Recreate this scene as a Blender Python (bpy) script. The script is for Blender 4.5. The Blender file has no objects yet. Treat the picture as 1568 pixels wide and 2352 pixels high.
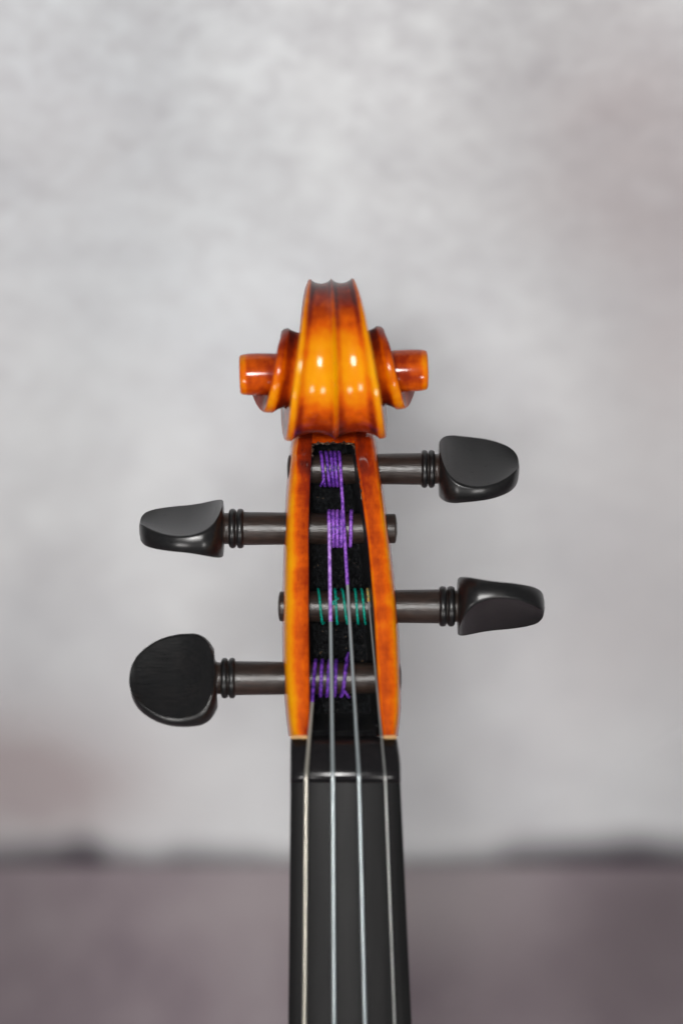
import bpy, bmesh, math
import numpy as np
from mathutils import Vector, Matrix

sc = bpy.context.scene
COL = sc.collection
MM = 0.001
S0 = 0.0952          # millimetres per measured unit in the plane of the nut
CAM_D = 600.0        # millimetres from the lens to the plane of the nut

# ------------------------------------------------------------------ camera
cd = bpy.data.cameras.new('camera')
cam = bpy.data.objects.new('camera', cd)
COL.objects.link(cam)
cam.location = (0, -CAM_D * MM, 0)
cam.rotation_euler = (math.radians(90), 0, 0)
cd.sensor_fit = 'HORIZONTAL'
cd.sensor_width = 24.0
cd.lens = 24.0 * CAM_D / (1568 * S0)
cd.clip_start = 0.02
cd.clip_end = 50
cd.dof.use_dof = True
cd.dof.focus_distance = (CAM_D + 23.0) * MM
cd.dof.aperture_fstop = cd.lens / 23.0
sc.camera = cam

# ------------------------------------------------------------------ world and lamps
world = bpy.data.worlds.new('World')
sc.world = world
world.use_nodes = True
bg = world.node_tree.nodes['Background']
bg.inputs[0].default_value = (0.95, 0.97, 1.0, 1)
bg.inputs[1].default_value = 0.14

def lamp(name, loc, target, size, power, color=(1, 1, 1), shape='DISK', size_y=None, spread=180):
    ld = bpy.data.lights.new(name, 'AREA')
    ld.shape = shape
    ld.size = size
    if size_y: ld.size_y = size_y
    ld.energy = power
    ld.color = color
    ld.spread = math.radians(spread)
    o = bpy.data.objects.new(name, ld)
    COL.objects.link(o)
    o.location = loc
    d = Vector(target) - Vector(loc)
    o.rotation_euler = d.to_track_quat('-Z', 'Y').to_euler()
    return o

lamp('key_lamp', (-0.11, -1.35, 0.03), (-0.005, 0.1, 0.072), 0.38, 0.67, (1.0, 0.985, 0.965), spread=32)
lamp('low_lamp_left', (-0.30, -0.60, -0.55), (0, 0, 0.03), 0.15, 1.5, (1, 0.97, 0.95))
lamp('low_lamp_right', (0.30, -0.60, -0.55), (0, 0, 0.03), 0.15, 1.5, (1, 0.97, 0.95))

sc.view_settings.view_transform = 'Standard'
sc.view_settings.look = 'None'
sc.view_settings.exposure = 0.0
sc.view_settings.gamma = 1.0
sc.render.engine = 'CYCLES'
sc.cycles.use_denoising = True
sc.cycles.max_bounces = 8

# ------------------------------------------------------------------ helpers
def P(px, py, y):
    """measured units + depth in mm -> world position in metres"""
    k = S0 * (CAM_D + y) / CAM_D
    return Vector(((px - 784) * k, y, (1176 - py) * k)) * MM

def sc_at(y):
    return S0 * (CAM_D + y) / CAM_D

def empty(name, loc=(0, 0, 0), parent=None):
    o = bpy.data.objects.new(name, None)
    COL.objects.link(o)
    o.location = loc
    o.empty_display_size = 0.01
    o.parent = parent
    return o

def mesh_obj(name, verts, faces, mat, parent=None, smooth=40, attr=None):
    me = bpy.data.meshes.new(name)
    me.from_pydata([tuple(v) for v in verts], [], faces)
    me.materials.append(mat)
    if attr is not None:
        a = me.attributes.new('wear_shade', 'FLOAT', 'POINT')  # varnish wear, plus light and shade painted into the scroll's colour
        a.data.foreach_set('value', np.asarray(attr, dtype=np.float32))
    bm = bmesh.new(); bm.from_mesh(me)
    bmesh.ops.recalc_face_normals(bm, faces=bm.faces)
    bm.to_mesh(me); bm.free()
    me.shade_smooth()
    if smooth < 180:
        me.set_sharp_from_angle(angle=math.radians(smooth))
    o = bpy.data.objects.new(name, me)
    COL.objects.link(o)
    o.parent = parent
    return o

def loft(sections, closed=True, cap0=True, cap1=True):
    n = len(sections[0]); V = []; F = []
    for s in sections: V += list(s)
    for i in range(len(sections) - 1):
        for j in range(n if closed else n - 1):
            k = (j + 1) % n
            F.append((i * n + j, i * n + k, (i + 1) * n + k, (i + 1) * n + j))
    if cap0: F.append(tuple(range(n - 1, -1, -1)))
    if cap1: F.append(tuple(range((len(sections) - 1) * n, len(sections) * n)))
    return V, F

def smooth_interp(keys, xs, win=0):
    k = np.array(sorted(keys), dtype=float)
    x, y = k[:, 0], k[:, 1]
    # monotone cubic (Fritsch-Carlson)
    h = np.diff(x); d = np.diff(y) / h
    m = np.zeros_like(y); m[0] = d[0]; m[-1] = d[-1]
    for i in range(1, len(x) - 1):
        m[i] = 0 if d[i - 1] * d[i] <= 0 else 2 * d[i - 1] * d[i] / (d[i - 1] + d[i])
    xs = np.atleast_1d(np.asarray(xs, dtype=float))
    out = []
    for t in xs:
        t = min(max(t, x[0]), x[-1])
        i = min(max(np.searchsorted(x, t) - 1, 0), len(x) - 2)
        s = (t - x[i]) / h[i]
        out.append((2*s**3-3*s**2+1)*y[i] + (s**3-2*s**2+s)*h[i]*m[i] + (-2*s**3+3*s**2)*y[i+1] + (s**3-s**2)*h[i]*m[i+1])
    return np.array(out)

def tube(points, rads, nseg=10, lobes=0, lobe_depth=0.0, twist=0.0, cap=True):
    """tube along points (metres); optional twisted-strand section; twist in turns per metre"""
    pts = [Vector(p) for p in points]
    n = len(pts)
    if not hasattr(rads, '__len__'): rads = [rads] * n
    T = []
    for i in range(n):
        a = pts[max(i - 1, 0)]; b = pts[min(i + 1, n - 1)]
        T.append((b - a).normalized())
    u = T[0].orthogonal().normalized()
    secs = []; L = 0
    for i in range(n):
        if i:
            L += (pts[i] - pts[i - 1]).length
            u = (u - T[i] * u.dot(T[i])).normalized()
        v = T[i].cross(u)
        s = []
        for j in range(nseg):
            a = 2 * math.pi * j / nseg
            r = rads[i]
            if lobes:
                r *= 1 - lobe_depth * (0.5 - 0.5 * math.cos(lobes * (a - 2 * math.pi * twist * L)))
            s.append(pts[i] + (u * math.cos(a) + v * math.sin(a)) * r)
        secs.append(s)
    return loft(secs, True, cap, cap)

def resample(pts, step):
    pts = [Vector(p) for p in pts]
    out = [pts[0]]
    for a, b in zip(pts[:-1], pts[1:]):
        m = max(1, int(round((b - a).length / step)))
        for i in range(1, m + 1): out.append(a.lerp(b, i / m))
    return out

# ------------------------------------------------------------------ materials
class N:
    def __init__(self, name):
        self.m = bpy.data.materials.new(name)
        self.m.use_nodes = True
        self.t = self.m.node_tree
        self.b = self.t.nodes['Principled BSDF']
        self.out = self.t.nodes['Material Output']
    def n(self, typ, **kw):
        o = self.t.nodes.new(typ)
        for k, v in kw.items(): setattr(o, k, v)
        return o
    def link(self, a, b): self.t.links.new(a, b)
    def coord(self, scale=(1, 1, 1), kind='Object'):
        tc = self.n('ShaderNodeTexCoord'); mp = self.n('ShaderNodeMapping')
        mp.inputs['Scale'].default_value = scale
        self.link(tc.outputs[kind], mp.inputs['Vector'])
        return mp.outputs['Vector']
    def noise(self, vec, scale, detail=4, rough=0.55, dist=0.0):
        t = self.n('ShaderNodeTexNoise')
        t.inputs['Scale'].default_value = scale
        t.inputs['Detail'].default_value = detail
        t.inputs['Roughness'].default_value = rough
        t.inputs['Distortion'].default_value = dist
        self.link(vec, t.inputs['Vector'])
        return t.outputs['Fac']
    def ramp(self, fac, stops, interp='LINEAR'):
        r = self.n('ShaderNodeValToRGB')
        r.color_ramp.interpolation = interp
        el = r.color_ramp.elements
        while len(el) < len(stops): el.new(0.5)
        for e, (p, c) in zip(el, stops):
            e.position = p
            e.color = (c, c, c, 1) if not hasattr(c, '__len__') else (*c, 1)
        self.link(fac, r.inputs['Fac'])
        return r.outputs['Color']
    def math(self, op, a, b=None, clamp=False):
        m = self.n('ShaderNodeMath', operation=op); m.use_clamp = clamp
        for i, v in enumerate((a, b)):
            if v is None: continue
            if isinstance(v, (int, float)): m.inputs[i].default_value = v
            else: self.link(v, m.inputs[i])
        return m.outputs[0]
    def mix(self, fac, a, b, blend='MIX'):
        m = self.n('ShaderNodeMix', data_type='RGBA', blend_type=blend)
        for i, v in ((0, fac), (6, a), (7, b)):
            if isinstance(v, (int, float)): m.inputs[i].default_value = v
            elif isinstance(v, tuple): m.inputs[i].default_value = (*v, 1)
            else: self.link(v, m.inputs[i])
        return m.outputs[2]
    def bump(self, h, strength, dist):
        b = self.n('ShaderNodeBump')
        b.inputs['Strength'].default_value = strength
        b.inputs['Distance'].default_value = dist
        self.link(h, b.inputs['Height'])
        self.link(b.outputs['Normal'], self.b.inputs['Normal'])
        return b
    def set(self, **kw):
        for k, v in kw.items():
            i = self.b.inputs[k.replace('_', ' ')]
            if isinstance(v, (int, float)): i.default_value = v
            elif isinstance(v, tuple): i.default_value = (*v, 1)
            else: self.link(v, i)

def mat_varnish():
    m = N('amber_varnish')
    at = m.n('ShaderNodeAttribute'); at.attribute_name = 'wear_shade'
    wear_shade = at.outputs['Fac']
    v = m.coord()
    vs = m.coord((1, 1, 0.35))
    blot = m.noise(v, 190, 3, 0.5)
    fig = m.noise(vs, 700, 3, 0.6)
    w = m.math('ADD', wear_shade, m.math('MULTIPLY', m.math('SUBTRACT', blot, 0.5), 0.36))
    w = m.math('ADD', w, m.math('MULTIPLY', m.math('SUBTRACT', fig, 0.5), 0.30))
    flame = m.noise(m.coord((0.25, 0.5, 1)), 420, 2, 0.5, 0.6)
    w = m.math('ADD', w, m.math('MULTIPLY', m.math('SUBTRACT', flame, 0.5), 0.22))
    pore = m.noise(m.coord((1, 1, 0.08)), 3200, 3, 0.6)
    w = m.math('SUBTRACT', w, m.math('MULTIPLY', m.ramp(pore, [(0.58, 0.0), (0.72, 1.0)]), 0.10))
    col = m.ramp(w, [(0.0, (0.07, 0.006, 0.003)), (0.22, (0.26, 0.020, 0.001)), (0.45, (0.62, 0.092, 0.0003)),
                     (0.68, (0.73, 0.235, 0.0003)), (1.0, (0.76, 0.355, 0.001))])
    m.set(Base_Color=col, Roughness=0.40, Coat_Weight=0.6, Coat_Roughness=m.math('ADD', m.math('MULTIPLY', blot, 0.12), 0.05), Coat_IOR=1.5)
    m.b.inputs['Specular IOR Level'].default_value = 0.04
    m.bump(m.noise(v, 900, 3, 0.6), 0.05, 0.0004)
    return m.m

def mat_ebony(name, base, rough, grain, brown=0.3, spec=0.5):
    m = N(name)
    v = m.coord((0.10, 1, 1))
    g = m.noise(v, 2600, 4, 0.65)
    c = m.noise(m.coord(), 180, 3, 0.5)
    b2 = tuple(x * k for x, k in zip(base, (1.9, 1.55, 1.4)))
    col = m.mix(m.math('MULTIPLY', m.ramp(c, [(0.4, 0.0), (0.7, 1.0)]), brown), base, b2)
    col = m.mix(m.ramp(g, [(0.35, 1.0), (0.62, 0.0)]), col, tuple(x * 0.6 for x in base))
    r = m.math('ADD', m.math('MULTIPLY', g, 0.2), rough - 0.1)
    m.set(Base_Color=col, Roughness=r)
    m.b.inputs['Specular IOR Level'].default_value = spec
    m.bump(g, grain, 0.0003)
    return m.m

def mat_board():
    m = N('fingerboard_ebony')
    g = m.noise(m.coord((1, 1, 0.04)), 2200, 4, 0.6)
    s = m.noise(m.coord((1, 1, 0.12)), 260, 3, 0.5)
    col = m.mix(s, (0.003, 0.003, 0.0035), (0.015, 0.0145, 0.0145))
    m.set(Base_Color=col, Roughness=m.math('ADD', m.math('MULTIPLY', g, 0.2), 0.38))
    m.b.inputs['Specular IOR Level'].default_value = 0.17
    m.bump(g, 0.08, 0.0003)
    return m.m

def mat_cavity():
    m = N('black_cavity_paint')
    v = m.coord()
    f = m.noise(v, 2700, 4, 0.65)
    sp = m.noise(v, 1500, 2, 0.5)
    col = m.mix(m.ramp(sp, [(0.70, 0.0), (0.76, 1.0)]), m.mix(m.ramp(m.noise(v, 1500, 4, 0.75), [(0.46, 0.0), (0.64, 1.0)]), (0.002, 0.002, 0.0025), (0.024, 0.027, 0.030)), (0.20, 0.12, 0.06))
    m.set(Base_Color=col, Roughness=0.30)
    m.b.inputs['Specular IOR Level'].default_value = 0.5
    m.bump(f, 0.9, 0.0012)
    return m.m

def mat_silk(name, a, b):
    m = N(name)
    f = m.noise(m.coord(), 1300, 3, 0.6)
    m.set(Base_Color=m.mix(m.ramp(f, [(0.38, 0.0), (0.62, 1.0)]), a, b), Roughness=0.42)
    return m.m

def mat_steel(name, color, rough):
    m = N(name)
    f = m.noise(m.coord((1, 1, 0.3)), 900, 3, 0.6)
    m.set(Base_Color=m.mix(f, tuple(c * 0.9 for c in color), color), Metallic=0.75, Roughness=rough)
    return m.m

def mat_plain(name, col, rough):
    m = N(name)
    f = m.noise(m.coord(), 1200, 4, 0.6)
    m.set(Base_Color=m.mix(f, tuple(c * 0.7 for c in col), col), Roughness=rough)
    return m.m

SEAM = 1986
WALL_Y = 235.0         # depth of the backdrop at its foot
LEAN = 0.5             # the backdrop leans towards the violin at the top
ZS = (1176 - SEAM) * S0 * (CAM_D + WALL_Y) / CAM_D
def wall_z(py):
    a = (1176 - py) * S0 / CAM_D
    if py > SEAM: return a * (CAM_D + WALL_Y)
    return a * (CAM_D + WALL_Y + LEAN * ZS) / (1 + a * LEAN)
def wall_k(py):
    return sc_at(WALL_Y - LEAN * max(wall_z(py) - ZS, 0)) * MM
def blob(m, X, Z, px, py, rx, ry):
    """soft round paint patch on the backdrop, 1 in the middle; sizes in measured units"""
    k = wall_k(py)
    dx = m.math('DIVIDE', m.math('SUBTRACT', X, (px - 784) * k), rx * k)
    dz = m.math('DIVIDE', m.math('SUBTRACT', Z, wall_z(py) * MM), ry * k)
    d = m.math('ADD', m.math('MULTIPLY', dx, dx), m.math('MULTIPLY', dz, dz))
    return m.math('POWER', 2.718, m.math('MULTIPLY', d, -1.0))

def mat_wall():
    m = N('mottled_backdrop_paint')
    v = m.coord()
    sep = m.n('ShaderNodeSeparateXYZ'); m.link(v, sep.inputs[0])
    X, Z = sep.outputs['X'], sep.outputs['Z']
    k = sc_at(WALL_Y) * MM
    big = m.noise(v, 14, 3, 0.5, 0.4)
    def brushed(ang, sc_):
        tc = m.n('ShaderNodeTexCoord'); mp = m.n('ShaderNodeMapping')
        mp.inputs['Rotation'].default_value = (0, math.radians(ang), 0)
        mp.inputs['Scale'].default_value = sc_
        m.link(tc.outputs['Object'], mp.inputs['Vector'])
        return mp.outputs['Vector']
    midn = m.noise(brushed(-32, (0.75, 1, 1.05)), 46, 3, 0.5, 0.6)
    fine = m.noise(brushed(-40, (0.75, 1, 1.15)), 175, 4, 0.62, 0.7)
    # the fine sponge marks are mostly on the upper part of the backdrop
    up = m.ramp(m.math('ADD', m.math('MULTIPLY', Z, 1 / (2000 * k)), 0.5), [(0.30, 0.12), (0.60, 0.35), (0.95, 1.0)])
    tone = m.math('ADD', m.math('MULTIPLY', m.math('SUBTRACT', big, 0.5), 0.75),
                  m.math('MULTIPLY', m.math('SUBTRACT', midn, 0.5), 0.6))
    tone = m.math('ADD', tone, m.math('MULTIPLY', m.math('MULTIPLY', m.math('SUBTRACT', fine, 0.5), 1.5), up))
    tone = m.math('ADD', tone, 0.62)
    base = m.ramp(tone, [(0.0, (0.36, 0.355, 0.38)), (0.45, (0.52, 0.525, 0.545)), (1.0, (0.70, 0.72, 0.73))])
    # mauve washes brushed into the grey
    ws = m.math('MULTIPLY', blob(m, X, Z, 1450, 330, 330, 330), 0.55)
    ws = m.math('ADD', ws, m.math('MULTIPLY', blob(m, X, Z, 1560, 800, 190, 350), 0.35))
    ws = m.math('ADD', ws, m.math('MULTIPLY', blob(m, X, Z, 10, 1800, 330, 170), 1.0))
    ws = m.math('ADD', ws, m.math('MULTIPLY', blob(m, X, Z, 120, 330, 300, 200), 0.16))
    ws = m.math('ADD', ws, m.math('MULTIPLY', blob(m, X, Z, 1500, 1450, 330, 330), 0.30))
    ws = m.math('MULTIPLY', ws, m.math('ADD', m.math('MULTIPLY', midn, 1.3), 0.35))
    base = m.mix(m.math('MULTIPLY', m.noise(v, 19, 3, 0.5), 0.32), base, (0.60, 0.565, 0.55))
    cool = m.math('ADD', m.math('MULTIPLY', blob(m, X, Z, 150, 200, 420, 420), 0.5), m.math('MULTIPLY', blob(m, X, Z, 560, 760, 420, 300), 0.35))
    base = m.mix(m.math('MULTIPLY', cool, fine), base, (0.60, 0.65, 0.70))
    base = m.mix(m.math('MINIMUM', ws, 0.9), base, (0.37, 0.315, 0.32))
    # a dark uneven band along the foot of the backdrop
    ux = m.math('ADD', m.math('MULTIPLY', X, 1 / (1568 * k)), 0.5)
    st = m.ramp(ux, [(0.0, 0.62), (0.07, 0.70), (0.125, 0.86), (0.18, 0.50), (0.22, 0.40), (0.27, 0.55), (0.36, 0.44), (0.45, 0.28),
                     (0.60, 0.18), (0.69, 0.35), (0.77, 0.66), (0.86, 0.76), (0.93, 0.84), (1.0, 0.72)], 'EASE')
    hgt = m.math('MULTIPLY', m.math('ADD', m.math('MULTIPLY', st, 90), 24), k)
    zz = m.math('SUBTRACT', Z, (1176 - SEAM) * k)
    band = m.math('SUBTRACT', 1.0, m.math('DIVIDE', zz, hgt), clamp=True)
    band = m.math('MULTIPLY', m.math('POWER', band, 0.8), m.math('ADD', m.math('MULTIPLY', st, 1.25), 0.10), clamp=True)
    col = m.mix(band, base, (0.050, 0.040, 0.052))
    m.set(Base_Color=col, Roughness=0.85)
    m.b.inputs['Specular IOR Level'].default_value = 0.2
    return m.m

def mat_floor():
    m = N('mauve_grey_floor_paint')
    v = m.coord()
    sep = m.n('ShaderNodeSeparateXYZ'); m.link(v, sep.inputs[0])
    X, Z = sep.outputs['X'], sep.outputs['Z']
    n1 = m.noise(v, 22, 3, 0.5, 0.4)
    n2 = m.noise(v, 75, 3, 0.5, 0.2)
    t = m.math('ADD', m.math('MULTIPLY', n1, 0.65), m.math('MULTIPLY', n2, 0.35))
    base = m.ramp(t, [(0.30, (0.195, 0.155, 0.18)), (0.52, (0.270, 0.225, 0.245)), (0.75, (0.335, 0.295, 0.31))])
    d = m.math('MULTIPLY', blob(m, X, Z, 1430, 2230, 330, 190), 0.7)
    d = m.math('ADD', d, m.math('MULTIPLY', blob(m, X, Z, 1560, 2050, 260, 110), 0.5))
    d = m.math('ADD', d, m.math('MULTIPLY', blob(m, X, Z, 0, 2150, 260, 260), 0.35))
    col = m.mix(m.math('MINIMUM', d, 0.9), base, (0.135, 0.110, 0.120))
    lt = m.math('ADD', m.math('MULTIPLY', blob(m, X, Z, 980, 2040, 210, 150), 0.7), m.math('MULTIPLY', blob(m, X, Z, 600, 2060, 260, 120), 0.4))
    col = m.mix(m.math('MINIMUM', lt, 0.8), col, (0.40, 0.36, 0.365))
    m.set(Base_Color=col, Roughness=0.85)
    m.b.inputs['Specular IOR Level'].default_value = 0.2
    return m.m

VARN = mat_varnish()
EBONY_HEAD = mat_ebony('ebony_polished', (0.0085, 0.0085, 0.009), 0.31, 0.05, 0.55, 0.55)
EBONY_SHAFT = mat_ebony('ebony_worn_shaft', (0.027, 0.018, 0.0145), 0.32, 0.25, 0.6)
EBONY_NUT = mat_ebony('ebony_nut', (0.009, 0.008, 0.009), 0.21, 0.05)
BOARD = mat_board()
CAVITY = mat_cavity()
PALEWOOD = mat_plain('bare_maple', (0.55, 0.30, 0.10), 0.6)
PURPLE = mat_silk('violet_silk', (0.035, 0.008, 0.16), (0.22, 0.06, 0.50))
LILAC = mat_silk('lilac_silk', (0.25, 0.10, 0.48), (0.58, 0.33, 0.85))
GREEN = mat_silk('green_silk', (0.0, 0.17, 0.125), (0.0, 0.31, 0.23))
GOLD = mat_silk('gold_silk', (0.30, 0.17, 0.03), (0.62, 0.42, 0.12))
SILVER_WARM = mat_steel('wound_silver_warm', (0.70, 0.66, 0.57), 0.32)
SILVER = mat_steel('wound_silver', (0.62, 0.69, 0.71), 0.32)
STEEL = mat_steel('plain_steel', (0.55, 0.56, 0.54), 0.32)

# ------------------------------------------------------------------ setting
k = sc_at(WALL_Y) * MM
seam_z = (1176 - SEAM) * k
wy = WALL_Y * MM
def wl(x, z): return (x, wy - LEAN * (z - seam_z), z)
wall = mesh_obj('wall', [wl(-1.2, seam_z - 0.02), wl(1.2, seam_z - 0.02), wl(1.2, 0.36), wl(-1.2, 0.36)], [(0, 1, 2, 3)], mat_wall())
wall['kind'] = 'structure'
# the lower sheet leaves the wall at the seam and slopes towards the camera
fl = []
for i in range(13):
    t = i / 12
    fl.append((0.0, wy - 0.003 - 0.32 * t, seam_z - 0.55 * t))
V = [(-1.6, p[1], p[2]) for p in fl] + [(1.6, p[1], p[2]) for p in fl]
F = [(i, i + 1, 14 + i, 13 + i) for i in range(12)]
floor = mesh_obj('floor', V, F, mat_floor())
floor['kind'] = 'structure'

# ------------------------------------------------------------------ violin
violin = empty('violin', P(792, 1750, 8))
violin['label'] = 'amber varnished violin scroll and pegbox with black pegs, four strings and black fingerboard'
violin['category'] = 'violin'
VO = Matrix.Translation(-violin.location)

def part(name, VF, mat, parent, **kw):
    """mesh in world metres; origin at the violin's base"""
    o = mesh_obj(name, [VO @ Vector(v) for v in VF[0]], VF[1], mat, parent, **kw)
    return o

# ---- scroll -------------------------------------------------------------
SY = 14.0
sc_c = P(766, 855, SY) / MM
Rm = Matrix.Rotation(math.radians(-1.5), 3, 'Y') @ Matrix.Rotation(math.radians(1.3), 3, 'Z')
RK = [(-115, 25.0), (-45, 23.0), (0, 21.1), (45, 19.3), (90, 18.1), (135, 16.8), (180, 15.2), (225, 13.9), (270, 12.6), (315, 11.4), (360, 10.6),
      (450, 9.6), (540, 8.8), (585, 8.0), (630, 6.7), (680, 5.2), (720, 4.6), (740, 4.4)]
WK = [(-115, 9.0), (-45, 6.6), (0, 5.2), (57, 7.1), (90, 8.7), (116, 9.9), (165, 11.1), (190, 11.6), (225, 12.0), (270, 12.0), (330, 11.7), (375, 11.7),
      (420, 12.6), (450, 13.4), (500, 15.0), (540, 16.1), (600, 18.6), (640, 19.6), (700, 20.5), (740, 20.8)]
ths = np.arange(-115, 741, 4.0)
rr = smooth_interp(RK, ths); ww = smooth_interp(WK, ths)
secs = []; wear_shade = []
for th, r, w in zip(ths, rr, ww):
    a = math.radians(th)
    if th + 360 <= 740: rin = smooth_interp(RK, th + 360)[0] * 0.9
    else: rin = 2.5
    D = min(1.75, 0.19 * w)
    half = []
    # centre ridge, flute, chamfered rim, side
    wf = math.exp(-((th - 92) / 42) ** 2)  # amber front: worn varnish with its frontal brightness painted in
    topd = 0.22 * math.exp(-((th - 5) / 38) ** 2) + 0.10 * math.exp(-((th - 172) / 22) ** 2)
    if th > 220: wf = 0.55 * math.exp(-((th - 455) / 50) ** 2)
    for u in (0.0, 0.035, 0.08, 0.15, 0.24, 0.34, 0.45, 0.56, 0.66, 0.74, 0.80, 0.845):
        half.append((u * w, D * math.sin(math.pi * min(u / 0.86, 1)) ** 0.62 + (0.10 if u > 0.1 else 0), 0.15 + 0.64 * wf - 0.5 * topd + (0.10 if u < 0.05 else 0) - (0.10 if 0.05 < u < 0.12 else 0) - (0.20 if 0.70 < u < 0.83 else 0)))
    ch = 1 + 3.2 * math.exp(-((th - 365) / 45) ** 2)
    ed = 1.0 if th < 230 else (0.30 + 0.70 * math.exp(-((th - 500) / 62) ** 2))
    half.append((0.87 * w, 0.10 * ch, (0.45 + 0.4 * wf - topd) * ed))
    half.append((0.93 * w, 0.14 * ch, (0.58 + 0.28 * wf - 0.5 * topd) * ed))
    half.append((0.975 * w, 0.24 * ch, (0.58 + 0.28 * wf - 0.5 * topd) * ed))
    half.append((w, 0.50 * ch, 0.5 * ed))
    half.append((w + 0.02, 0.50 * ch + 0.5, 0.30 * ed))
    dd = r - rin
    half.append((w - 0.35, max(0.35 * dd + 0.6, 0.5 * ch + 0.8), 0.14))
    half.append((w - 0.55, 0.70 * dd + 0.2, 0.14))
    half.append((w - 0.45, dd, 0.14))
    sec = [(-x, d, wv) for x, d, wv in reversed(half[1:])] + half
    sec = [(x, d, wv - (0.16 if 0.05 * w < x < 0.2 * w and th < 200 else 0)) for x, d, wv in sec]  # right flank of the ridge darkened: shading painted into the varnish
    s = []
    for x, d, wv in sec:
        rad = max(r - d, 0.3)
        p = Rm @ Vector((x, -rad * math.sin(a), rad * math.cos(a)))
        s.append((p + sc_c) * MM)
        wear_shade.append(wv)
    secs.append(s)
scroll = part('scroll', loft(secs, closed=True), VARN, violin, smooth=50, attr=wear_shade)
# the eyes of the volute
for sx in (-1, 1):
    prof = [(11.0, 4.45), (12.5, 4.56), (14.0, 4.64), (15.5, 4.69), (17.0, 4.71), (18.3, 4.70), (19.3, 4.65), (19.9, 4.57), (20.4, 4.47), (20.8, 4.35), (21.0, 3.9), (21.05, 3.0), (21.05, 0.0)]
    es = []; wv = []
    for x, r in prof:
        es.append([(Rm @ Vector((sx * x, -r * math.cos(b), r * math.sin(b))) + sc_c) * MM for b in np.linspace(0, 2 * math.pi, 40, endpoint=False)])
        wv += [0.55 if x > 19.5 else 0.20 + 0.02 * (x - 11)] * 40
    part('eye', loft(es, cap1=False), VARN, scroll, smooth=50, attr=wv)

# ---- pegbox -------------------------------------------------------------
LO = [(880, 705), (950, 690), (990, 678), (1009, 675), (1060, 669), (1108, 664.5), (1170, 660), (1240, 657), (1319, 655), (1401, 653.6), (1511, 654), (1570, 656), (1621, 660), (1660, 664), (1691, 668)]
LI = [(880, 725), (990, 718), (1009, 717), (1108, 712), (1240, 708.5), (1319, 709), (1401, 708.5), (1511, 709.6), (1621, 710.7), (1691, 706)]
RI = [(880, 805), (990, 811), (1009, 813), (1060, 818), (1108, 825), (1170, 834), (1240, 843.6), (1319, 851), (1401, 858), (1511, 864), (1621, 871), (1691, 879)]
RO = [(880, 828), (950, 845), (990, 855), (1009, 859), (1060, 867), (1108, 874), (1170, 883), (1240, 892), (1319, 901), (1401, 909.5), (1511, 915), (1570, 917), (1621, 917), (1660, 914), (1691, 910)]
YF = [(880, 38), (940, 33), (985, 25.5), (1009, 20.5), (1100, 17.6), (1250, 13.6), (1400, 10), (1550, 6.5), (1691, 3.2)]
YB = [(880, 42), (1010, 40), (1200, 37), (1400, 33), (1550, 29), (1691, 25)]
pys = np.concatenate([np.arange(884, 1018, 6), [1018.0], np.arange(1022, 1691, 7), [1691.0]])
g = lambda K: smooth_interp(K, pys)
lo, li, ri, ro, yf, yb = g(LO), g(LI), g(RI), g(RO), g(YF), g(YB)
secs = []; wear_shade = []
cav = []
for i, py in enumerate(pys):
    f, b = yf[i], yb[i]
    red = 0.30 * math.exp(-((py - 1010) / 130) ** 2) + 0.12 * math.exp(-((py - 1691) / 30) ** 2)
    wl = 20 * min(1, max(0.5, (py - 1000) / 90))
    left = [(lo[i] - 6, b, .3), (lo[i] - 5, f + 9, .35), (lo[i] - 1.5, f + 4.0, .5), (lo[i], f + 2.4, .68), (lo[i] + 4.5, f + 1.2, .8 - red), (lo[i] + 11, f + 0.45, .8 - red), (lo[i] + wl, f + 0.05, .56 - red),
            (lo[i] + wl + 7, f, .43 - red), ((lo[i] + wl + li[i]) / 2, f, .38 - red), (li[i] - 3.5, f + 0.05, .31 - red), (li[i] - 1.0, f + 0.25, .36 - red), (li[i], f + 0.7, .25)]
    right = [(ri[i], f + 0.9, .25), (ri[i] + 1.5, f + 0.35, .5 - red), (ri[i] + 5, f + 0.08, .48 - red), (ri[i] + 8, f, .36 - red), ((ri[i] + ro[i]) / 2, f, .40 - red), (ro[i] - 11, f + 0.05, .52 - red),
             (ro[i] - 6, f + 0.5, .66 - red), (ro[i] - 2, f + 1.3, .6 - red), (ro[i], f + 2.6, .5), (ro[i] + 1.0, f + 4.5, .4), (ro[i] + 3, f + 9, .3), (ro[i] + 4, b, .3)]
    mid_b = [((lo[i] + ro[i]) / 2 + 30, b + 1.2, .3), ((lo[i] + ro[i]) / 2, b + 0.5, .3), ((lo[i] + ro[i]) / 2 - 30, b + 1.2, .3)]
    s = left + right + mid_b
    secs.append([P(a, py, y) for a, y, w in s]); wear_shade += [w for a, y, w in s]
    if py >= 1018:
        fl_ = min(f + 14.5, b - 3.5)
        if py > 1640: fl_ = f + (fl_ - f) * max(0.25, (1691 - py) / 51)
        cav.append([P(li[i] - 0.2, py, f + 0.66), P(li[i] + 1, py, f + 5), P(li[i] + 2, py, fl_ - 2), P(li[i] + 8, py, fl_), P((li[i] + ri[i]) / 2, py, fl_ + .4),
                    P(ri[i] - 22, py, fl_), P(ri[i] - 15, py, fl_ - 2), P(ri[i] - 7, py, f + 5), P(ri[i] + 0.2, py, f + 0.86)])
n = len(secs[0]); nl = 12
V, F = loft(secs, closed=True, cap1=False)
top = int(np.where(pys == 1018.0)[0][0])
F2 = []
for f in F:
    # leave the mouth of the box open below its upper end
    if len(f) == 4:
        row = min(v // n for v in f); cols = sorted({v % n for v in f})
        if cols == [nl - 1, nl] and row >= top: continue
    F2.append(f)
pegbox = part('pegbox', (V, F2), VARN, violin, smooth=45, attr=wear_shade)
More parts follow.
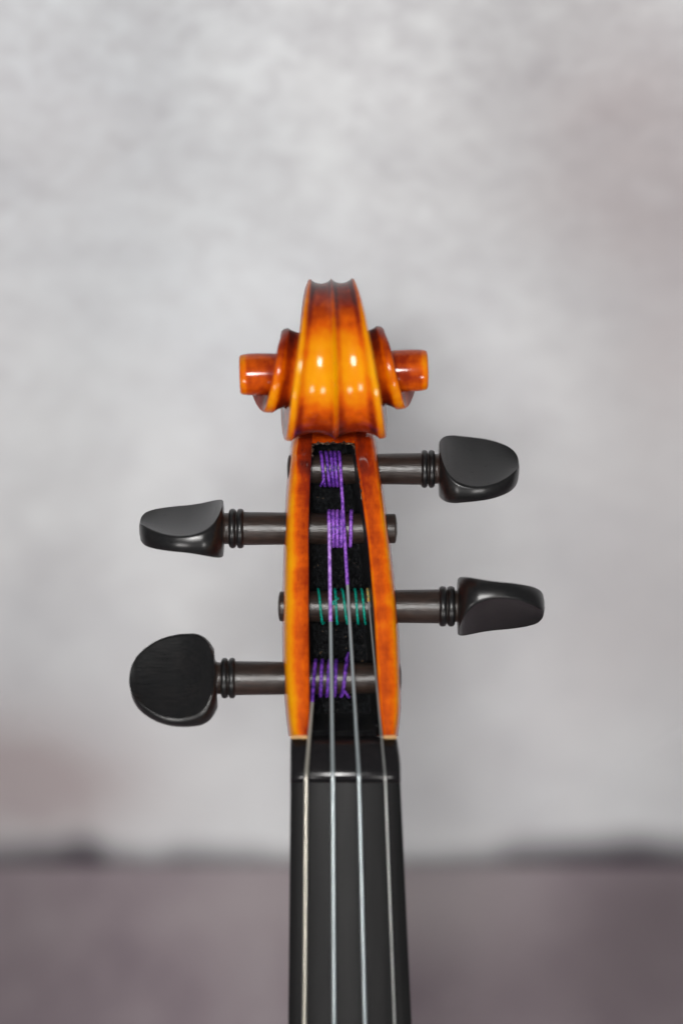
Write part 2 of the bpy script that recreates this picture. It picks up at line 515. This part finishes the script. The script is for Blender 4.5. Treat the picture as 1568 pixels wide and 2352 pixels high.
cavity = part('cavity', loft(cav, closed=False, cap0=True, cap1=True), CAVITY, pegbox, smooth=35)
cavity['label'] = 'black painted hollow inside of the pegbox'
CHIP = N('chipped_varnish')
cf = CHIP.noise(CHIP.coord(), 1700, 4, 0.7)
CHIP.set(Base_Color=CHIP.ramp(cf, [(0.42, (0.012, 0.008, 0.006)), (0.56, (0.08, 0.03, 0.012)), (0.66, (0.34, 0.27, 0.17))]), Roughness=0.3)
CHIP.bump(cf, 1.0, 0.001)
rng = np.random.default_rng(4)
edge = [(716, 1050), (716, 1028), (719, 1020), (730, 1017.5), (745, 1018.5), (760, 1017), (775, 1018), (790, 1017.5), (805, 1018.5), (811, 1022), (816, 1035), (820, 1060), (826, 1100), (832, 1150)]
ep = resample([P(a, b_, smooth_interp(YF, b_)[0] + 0.75) for a, b_ in edge], 0.0004)
ep = [q + Vector(rng.normal(0, 0.00010, 3)) for q in ep]
part('chipped_edge', tube(ep, [0.00014 + 0.00013 * abs(rng.normal()) for q in ep], 7), CHIP.m, pegbox, smooth=180)
# bare wood strip between the cheeks and the nut
for a0, a1 in ((668, 706), (880, 910)):
    b = []
    for py in (1690, 1697.5):
        b.append([P(a0, py, 3.0), P(a1, py, 3.0), P(a1, py, 12), P(a0, py, 12)])
    part('bare_wood_edge', loft(b), PALEWOOD, pegbox, smooth=30)

# ---- nut ----------------------------------------------------------------
prof = [(1697.6, 9.0), (1697.6, 4.4), (1703, 3.3), (1716, 2.2), (1738, 0.9), (1758, 0.0), (1772, -0.5), (1781, -0.68), (1788, -0.55), (1793, -0.2), (1796, 0.3), (1797.5, 1.2), (1797.6, 9.0)]
secs = []
us = [-1.0, -0.985, -0.94, -0.8, -0.6, -0.4, -0.2, 0, 0.2, 0.4, 0.6, 0.8, 0.94, 0.985, 1.0]
for u in us:
    s = []
    for py, y in prof:
        t = max(0, (py - 1697.6) / 100)
        if py == 1697.6 and abs(u) < 0.7: py = 1690.6; y = max(y, 5.0)
        l, r_ = 667 - 0.5 * t, 912 + 7.5 * min(1, t * 1.8)
        e = 0.9 if abs(u) == 1 else (0.3 if abs(u) > 0.98 else 0)
        yy = min(y + 1.5 * u * u + e, 9.0)
        s.append(P((l + r_) / 2 + u * (r_ - l) / 2, py, yy))
    secs.append(s)
part('nut', loft(secs), EBONY_NUT, violin, smooth=40)

# ---- fingerboard and neck -----------------------------------------------
def board_x(py):
    t = (py - 1797) / (2352 - 1797)
    return 667 - 5 * t, 919 + 26 * t
secs = []; nsecs = []
for py in np.linspace(1797.8, 3900, 40):
    l, r_ = board_x(py); c, h = (l + r_) / 2, (r_ - l) / 2
    s = []
    for u in np.linspace(-1, 1, 25):
        hh = h * S0
        arch = 42 - math.sqrt(42 * 42 - (u * min(hh, 30)) ** 2)
        e = 0.35 if abs(u) == 1 else 0
        s.append(P(c + u * h, py, 0.7 + arch + e))
    s += [P(c + h - 0.5, py, 7.4), P(c - h + 0.5, py, 7.4)]
    secs.append(s)
    if py < 3100:
        nsecs.append([P(c - (h - 2) * math.cos(b), py, 7.45 + 14.5 * math.sin(b)) for b in np.linspace(0, math.pi, 21)])
part('fingerboard', loft(secs), BOARD, violin, smooth=35)
top_l = [P(790 - 122 * math.cos(b), 1700, 7.45 + 17 * math.sin(b)) for b in np.linspace(0, math.pi, 21)]
NV = loft([top_l] + nsecs)
part('neck', NV, VARN, violin, smooth=40, attr=[0.55] * len(NV[0]))

# ---- tuning pegs --------------------------------------------------------
def lathe_x(prof, py, y, nseg=48):
    secs = []
    for x, r in prof:
        c = P(x, py, y); rm = r * sc_at(y) * MM
        secs.append([c + Vector((0, -math.cos(b) * rm, math.sin(b) * rm)) for b in np.linspace(0, 2 * math.pi, nseg, endpoint=False)])
    return loft(secs)

HW = [(0, 6.3), (0.4, 7.0), (1.2, 8.3), (2.5, 9.5), (4.5, 10.2), (7, 10.3), (10, 10.0), (13, 9.1), (15.5, 7.7), (17.2, 6.3), (18.4, 4.7), (19.2, 2.8), (19.6, 0.5)]
HT = [(0, 6.1), (0.25, 5.9), (0.6, 5.4), (1.5, 4.5), (2.5, 3.8), (4, 3.1), (6, 2.5), (8, 2.15), (10, 2.0), (13, 2.05), (16, 2.3), (18, 2.45), (19, 2.2), (19.4, 1.7), (19.6, 0.8)]
HB = [(0, 6.2), (0.4, 6.6), (2, 7.0), (6, 6.6), (12, 6.0), (16, 5.2), (18.4, 4.2), (19.2, 3.2), (19.6, 1.6)]
def thumb(base, sx, length_mm, phi, wscale=1.0, tilt=0.0):
    """a turned bulb hollowed by a concave face on each side"""
    ph = math.radians(phi)
    nrm = Vector((0, -math.cos(ph), math.sin(ph)))
    wid = Vector((0, math.sin(ph), math.cos(ph)))
    ax = Vector((sx, 0, 0))
    rot = Matrix.Rotation(math.radians(tilt), 3, nrm)
    ax = rot @ ax; wid = rot @ wid
    xs = np.concatenate([np.linspace(0, 2, 12), np.linspace(2.4, 16, 28), 16 + 3.6 * np.sin(np.linspace(0.08, math.pi / 2, 18))])
    W = smooth_interp(HW, xs); T = smooth_interp(HT, xs); B = smooth_interp(HB, xs)
    secs = []
    for x, w, t, b in zip(xs, W, T, B):
        q = min(t / b, 0.985)
        fw = math.sqrt(1 - q * q)          # half width of the flat cut
        dish = 0.34 * min(1, max(0, (x - 2) / 6)) * min(1, w / 6)
        sec = []
        UF = [0.965, 0.945, 0.88, 0.76, 0.6, 0.42, 0.22, 0]
        UF = [fw * q_ for q_ in UF] + [-fw * q_ for q_ in UF[-2::-1]]
        for u in UF:             # upper face
            sec.append((u, t * (1 - dish * (1 - (u / fw) ** 2))))
        a0 = math.asin(q)
        for a in [math.pi + q_ * a0 for q_ in (-.86, -.80, -.6, -.3, 0, .3, .6, .80, .86)]: sec.append((math.cos(a), b * math.sin(a)))
        for u in UF[::-1]:
            sec.append((u, -t * (1 - dish * (1 - (u / fw) ** 2))))
        for a in [q_ * a0 for q_ in (-.86, -.80, -.6, -.3, 0, .3, .6, .80, .86)]: sec.append((math.cos(a), b * math.sin(a)))
        secs.append([base + (ax * (x * length_mm / 19.6) + wid * (v * w * wscale) + nrm * z) * MM for v, z in sec])
    return loft(secs)

def make_peg(py, y, r, far, ring_a, ring_b, head, tip, phi, label, wscale=1.0, tilt=0.0):
    sx = 1 if head > far else -1
    prof = [(far + sx * 0.0, r * 0.30), (far + sx * 1.5, r * 0.62), (far + sx * 4, r * 0.84), (far + sx * 5.5, r * 0.875), (far + sx * 7, r * 0.88)]
    prof += [((far + sx * 7) + t * (ring_a - far - sx * 7), r * (0.88 + 0.12 * t)) for t in np.linspace(0.1, 1, 8)]
    prof += [(ring_b, r * 0.97), (ring_b + (head - ring_b) * 0.35, r * 0.93), (ring_b + (head - ring_b) * 0.8, r * 0.93), (head + sx * 2, r * 1.05)]
    peg = part('tuning_peg', lathe_x(prof, py, y), EBONY_SHAFT, violin, smooth=60)
    peg['label'] = label
    half = abs(ring_b - ring_a) * 0.42
    for rc in (ring_a + (ring_b - ring_a) * 0.22, ring_a + (ring_b - ring_a) * 0.80):
        ps = [(rc - half * 0.62, r * 0.9)] + [(rc + half * 0.62 * math.cos(b), r * 1.03 + r * 0.165 * math.sin(b)) for b in np.linspace(math.pi, 0, 11)] + [(rc + half * 0.62, r * 0.9)]
        part('collar_ring', lathe_x(ps, py, y), EBONY_HEAD, peg, smooth=60)
    L = abs(tip - head) * sc_at(y)
    part('thumb_piece', thumb(P(head, py, y), sx, L, phi, wscale, tilt), EBONY_HEAD, peg, smooth=75)
    return peg

PEG = {'A': (1077, 26.5, 36.8), 'D': (1214, 23.0, 38.5), 'E': (1393, 18.5, 39.3), 'G': (1558, 14.0, 39.4)}
make_peg(*PEG['A'], 659, 968, 996, 1008, 1192, 52, 'topmost black peg with its thumb piece on the right')
make_peg(*PEG['D'], 912, 558.8, 528, 512.7, 320, 68, 'upper left black peg seen nearly edge on')
make_peg(*PEG['E'], 638, 1009, 1041.7, 1051, 1250, -65, 'lower right black peg tilted downward')
make_peg(*PEG['G'], 922, 539.6, 510, 495.5, 297, 25, 'lower left black peg seen flat on with broad oval thumb piece', 1.06, 4)

# ---- strings ------------------------------------------------------------
def coil(peg, strands, rad_mm, leave):
    """strands: (x at the top, x at the bottom) of each visible turn, first to last; ends where the string leaves"""
    py, y, r = PEG[peg]
    c0 = P(784, py, y)
    kk = sc_at(y)
    R = (r * 0.93 * kk + rad_mm) * MM
    keys = []
    turn = 0.0
    for i, (xt, xb) in enumerate(strands):
        keys.append((turn, xt)); keys.append((turn + 0.5, xb)); turn += 1.0
    last = (len(strands) - 1) + leave
    ts = np.arange(0, last + 1e-6, 1 / 170)
    xs = np.interp(ts, [q[0] for q in keys], [q[1] for q in keys])
    pts = []
    for t, x in zip(ts, xs):
        a = math.pi / 2 - 2 * math.pi * t      # top -> front -> bottom -> back
        pts.append(Vector((P(x, py, y - 4).x, c0.y - R * math.cos(a), c0.z + R * math.sin(a))))
    return pts

def make_string(name_label, coil_pts, bends, silk_to_py, rad, silk_rad, m_metal, m_silk, m_silk2, nut_px, end_px, lobes=3):
    """coil -> straight run to the nut -> along the fingerboard"""
    leave = coil_pts[-1]
    nut = P(nut_px, 1781, -0.72 - rad + bends)
    end = P(nut_px + (end_px - nut_px) * (3900 - 1781) / (2352 - 1781), 3900, -4.5)
    # point where silk ends, on the straight run
    zs = P(784, silk_to_py, 10).z
    if silk_to_py > 0:
        t = (zs - leave.z) / (nut.z - leave.z)
        t = min(max(t, 0.0), 1)
    else: t = 0.0
    silk_end = leave.lerp(nut, t)
    run = resample([silk_end, nut], 0.004)
    d1 = (nut - leave).normalized(); d2 = (end - nut).normalized()
    run = resample([silk_end, nut - d1 * 0.0016], 0.004)
    crown = [(nut - d1 * 0.0016) * (1 - q) ** 2 + (nut + Vector((0, -0.0001, 0))) * 2 * q * (1 - q) + (nut + d2 * 0.0016) * q * q for q in np.linspace(0.1, 1, 9)]
    path = run + crown + resample([crown[-1], end], 0.02)[1:]
    s = part('string', tube(path, rad * MM, 12), m_metal, violin, smooth=60)
    s['label'] = name_label
    w = part('silk_coil', tube(coil_pts, silk_rad * MM, 12, lobes, 0.34, 430), m_silk, s, smooth=60)
    if t > 0.02:
        st = resample([leave, silk_end], 0.0002)
        part('silk_wrap', tube(st, silk_rad * 0.95 * MM, 12, lobes, 0.25, 430), m_silk2, s, smooth=60)
    return s

VIOLET = mat_silk('bright_violet_silk', (0.09, 0.022, 0.28), (0.38, 0.14, 0.68))
LV = 0.20   # fraction of a turn past the top where the string leaves its peg
ca = coil('A', [(736, 746), (748, 757), (759, 766), (768, 775), (778, 786)], 0.40, LV)
sa_ = make_string('string on the topmost peg, wrapped in violet silk', ca, 0, 1345, 0.36, 0.45, SILVER, PURPLE, VIOLET, 824, 838)  # straight run in paler violet than its coil: brighter lighting painted as colour
cdd = coil('D', [(807, 804), (785, 783), (775, 774), (765, 765), (756, 755)], 0.44, LV)
make_string('string on the upper left peg, wrapped in lilac silk', cdd, 0, 1429, 0.40, 0.47, SILVER, VIOLET, LILAC, 764, 767)
ce = coil('E', [(730, 741), (769, 774.5), (785, 798.6), (815, 823), (830, 840), (844, 851)], 0.30, LV)
es_ = make_string('thin steel string on the lower right peg, wrapped in green silk', ce, 0.5, -1, 0.20, 0.34, STEEL, GREEN, GREEN, 884, 906)
gold = [ce[-1] + (p - ce[-1]) * 1.0 for p in ce[int(170 * 4.86):]]
for q in gold: q.y -= 0.00012
part('gold_silk_end', tube(gold, 0.36 * MM, 12, 3, 0.5, 600), GOLD, es_, smooth=60)
cg = coil('G', [(798.6, 783), (772, 768), (757, 750), (740, 735), (725, 717)], 0.42, LV)
sg_ = make_string('thick string on the lower left peg, wrapped in purple silk', cg, 0, 1612, 0.42, 0.44, SILVER_WARM, PURPLE, PURPLE, 703, 699)

# loose ends of the silk
for nm, pts, r, mt in (('a', [(744, 1098, 22.2), (741, 1106, 22.4), (736, 1116, 23.6)], 0.34, PURPLE),
                       ('e', [(777, 1374, 13.9), (770, 1379, 13.7), (763, 1384, 14.0), (767, 1390, 14.0)], 0.30, GREEN),
                       ('g', [(789, 1586, 9.8), (795, 1594, 10.6), (801, 1602, 12.0)], 0.36, PURPLE),
                       ('g', [(800, 1500, 11.5), (797, 1508, 10.6), (795, 1518, 9.9)], 0.34, PURPLE)):
    owner = {'a': sa_, 'e': es_, 'g': sg_}[nm]
    part('silk_tail', tube(resample([P(*q) for q in pts], 0.0002), r * MM, 10, 3, 0.4, 430), mt, owner, smooth=60)
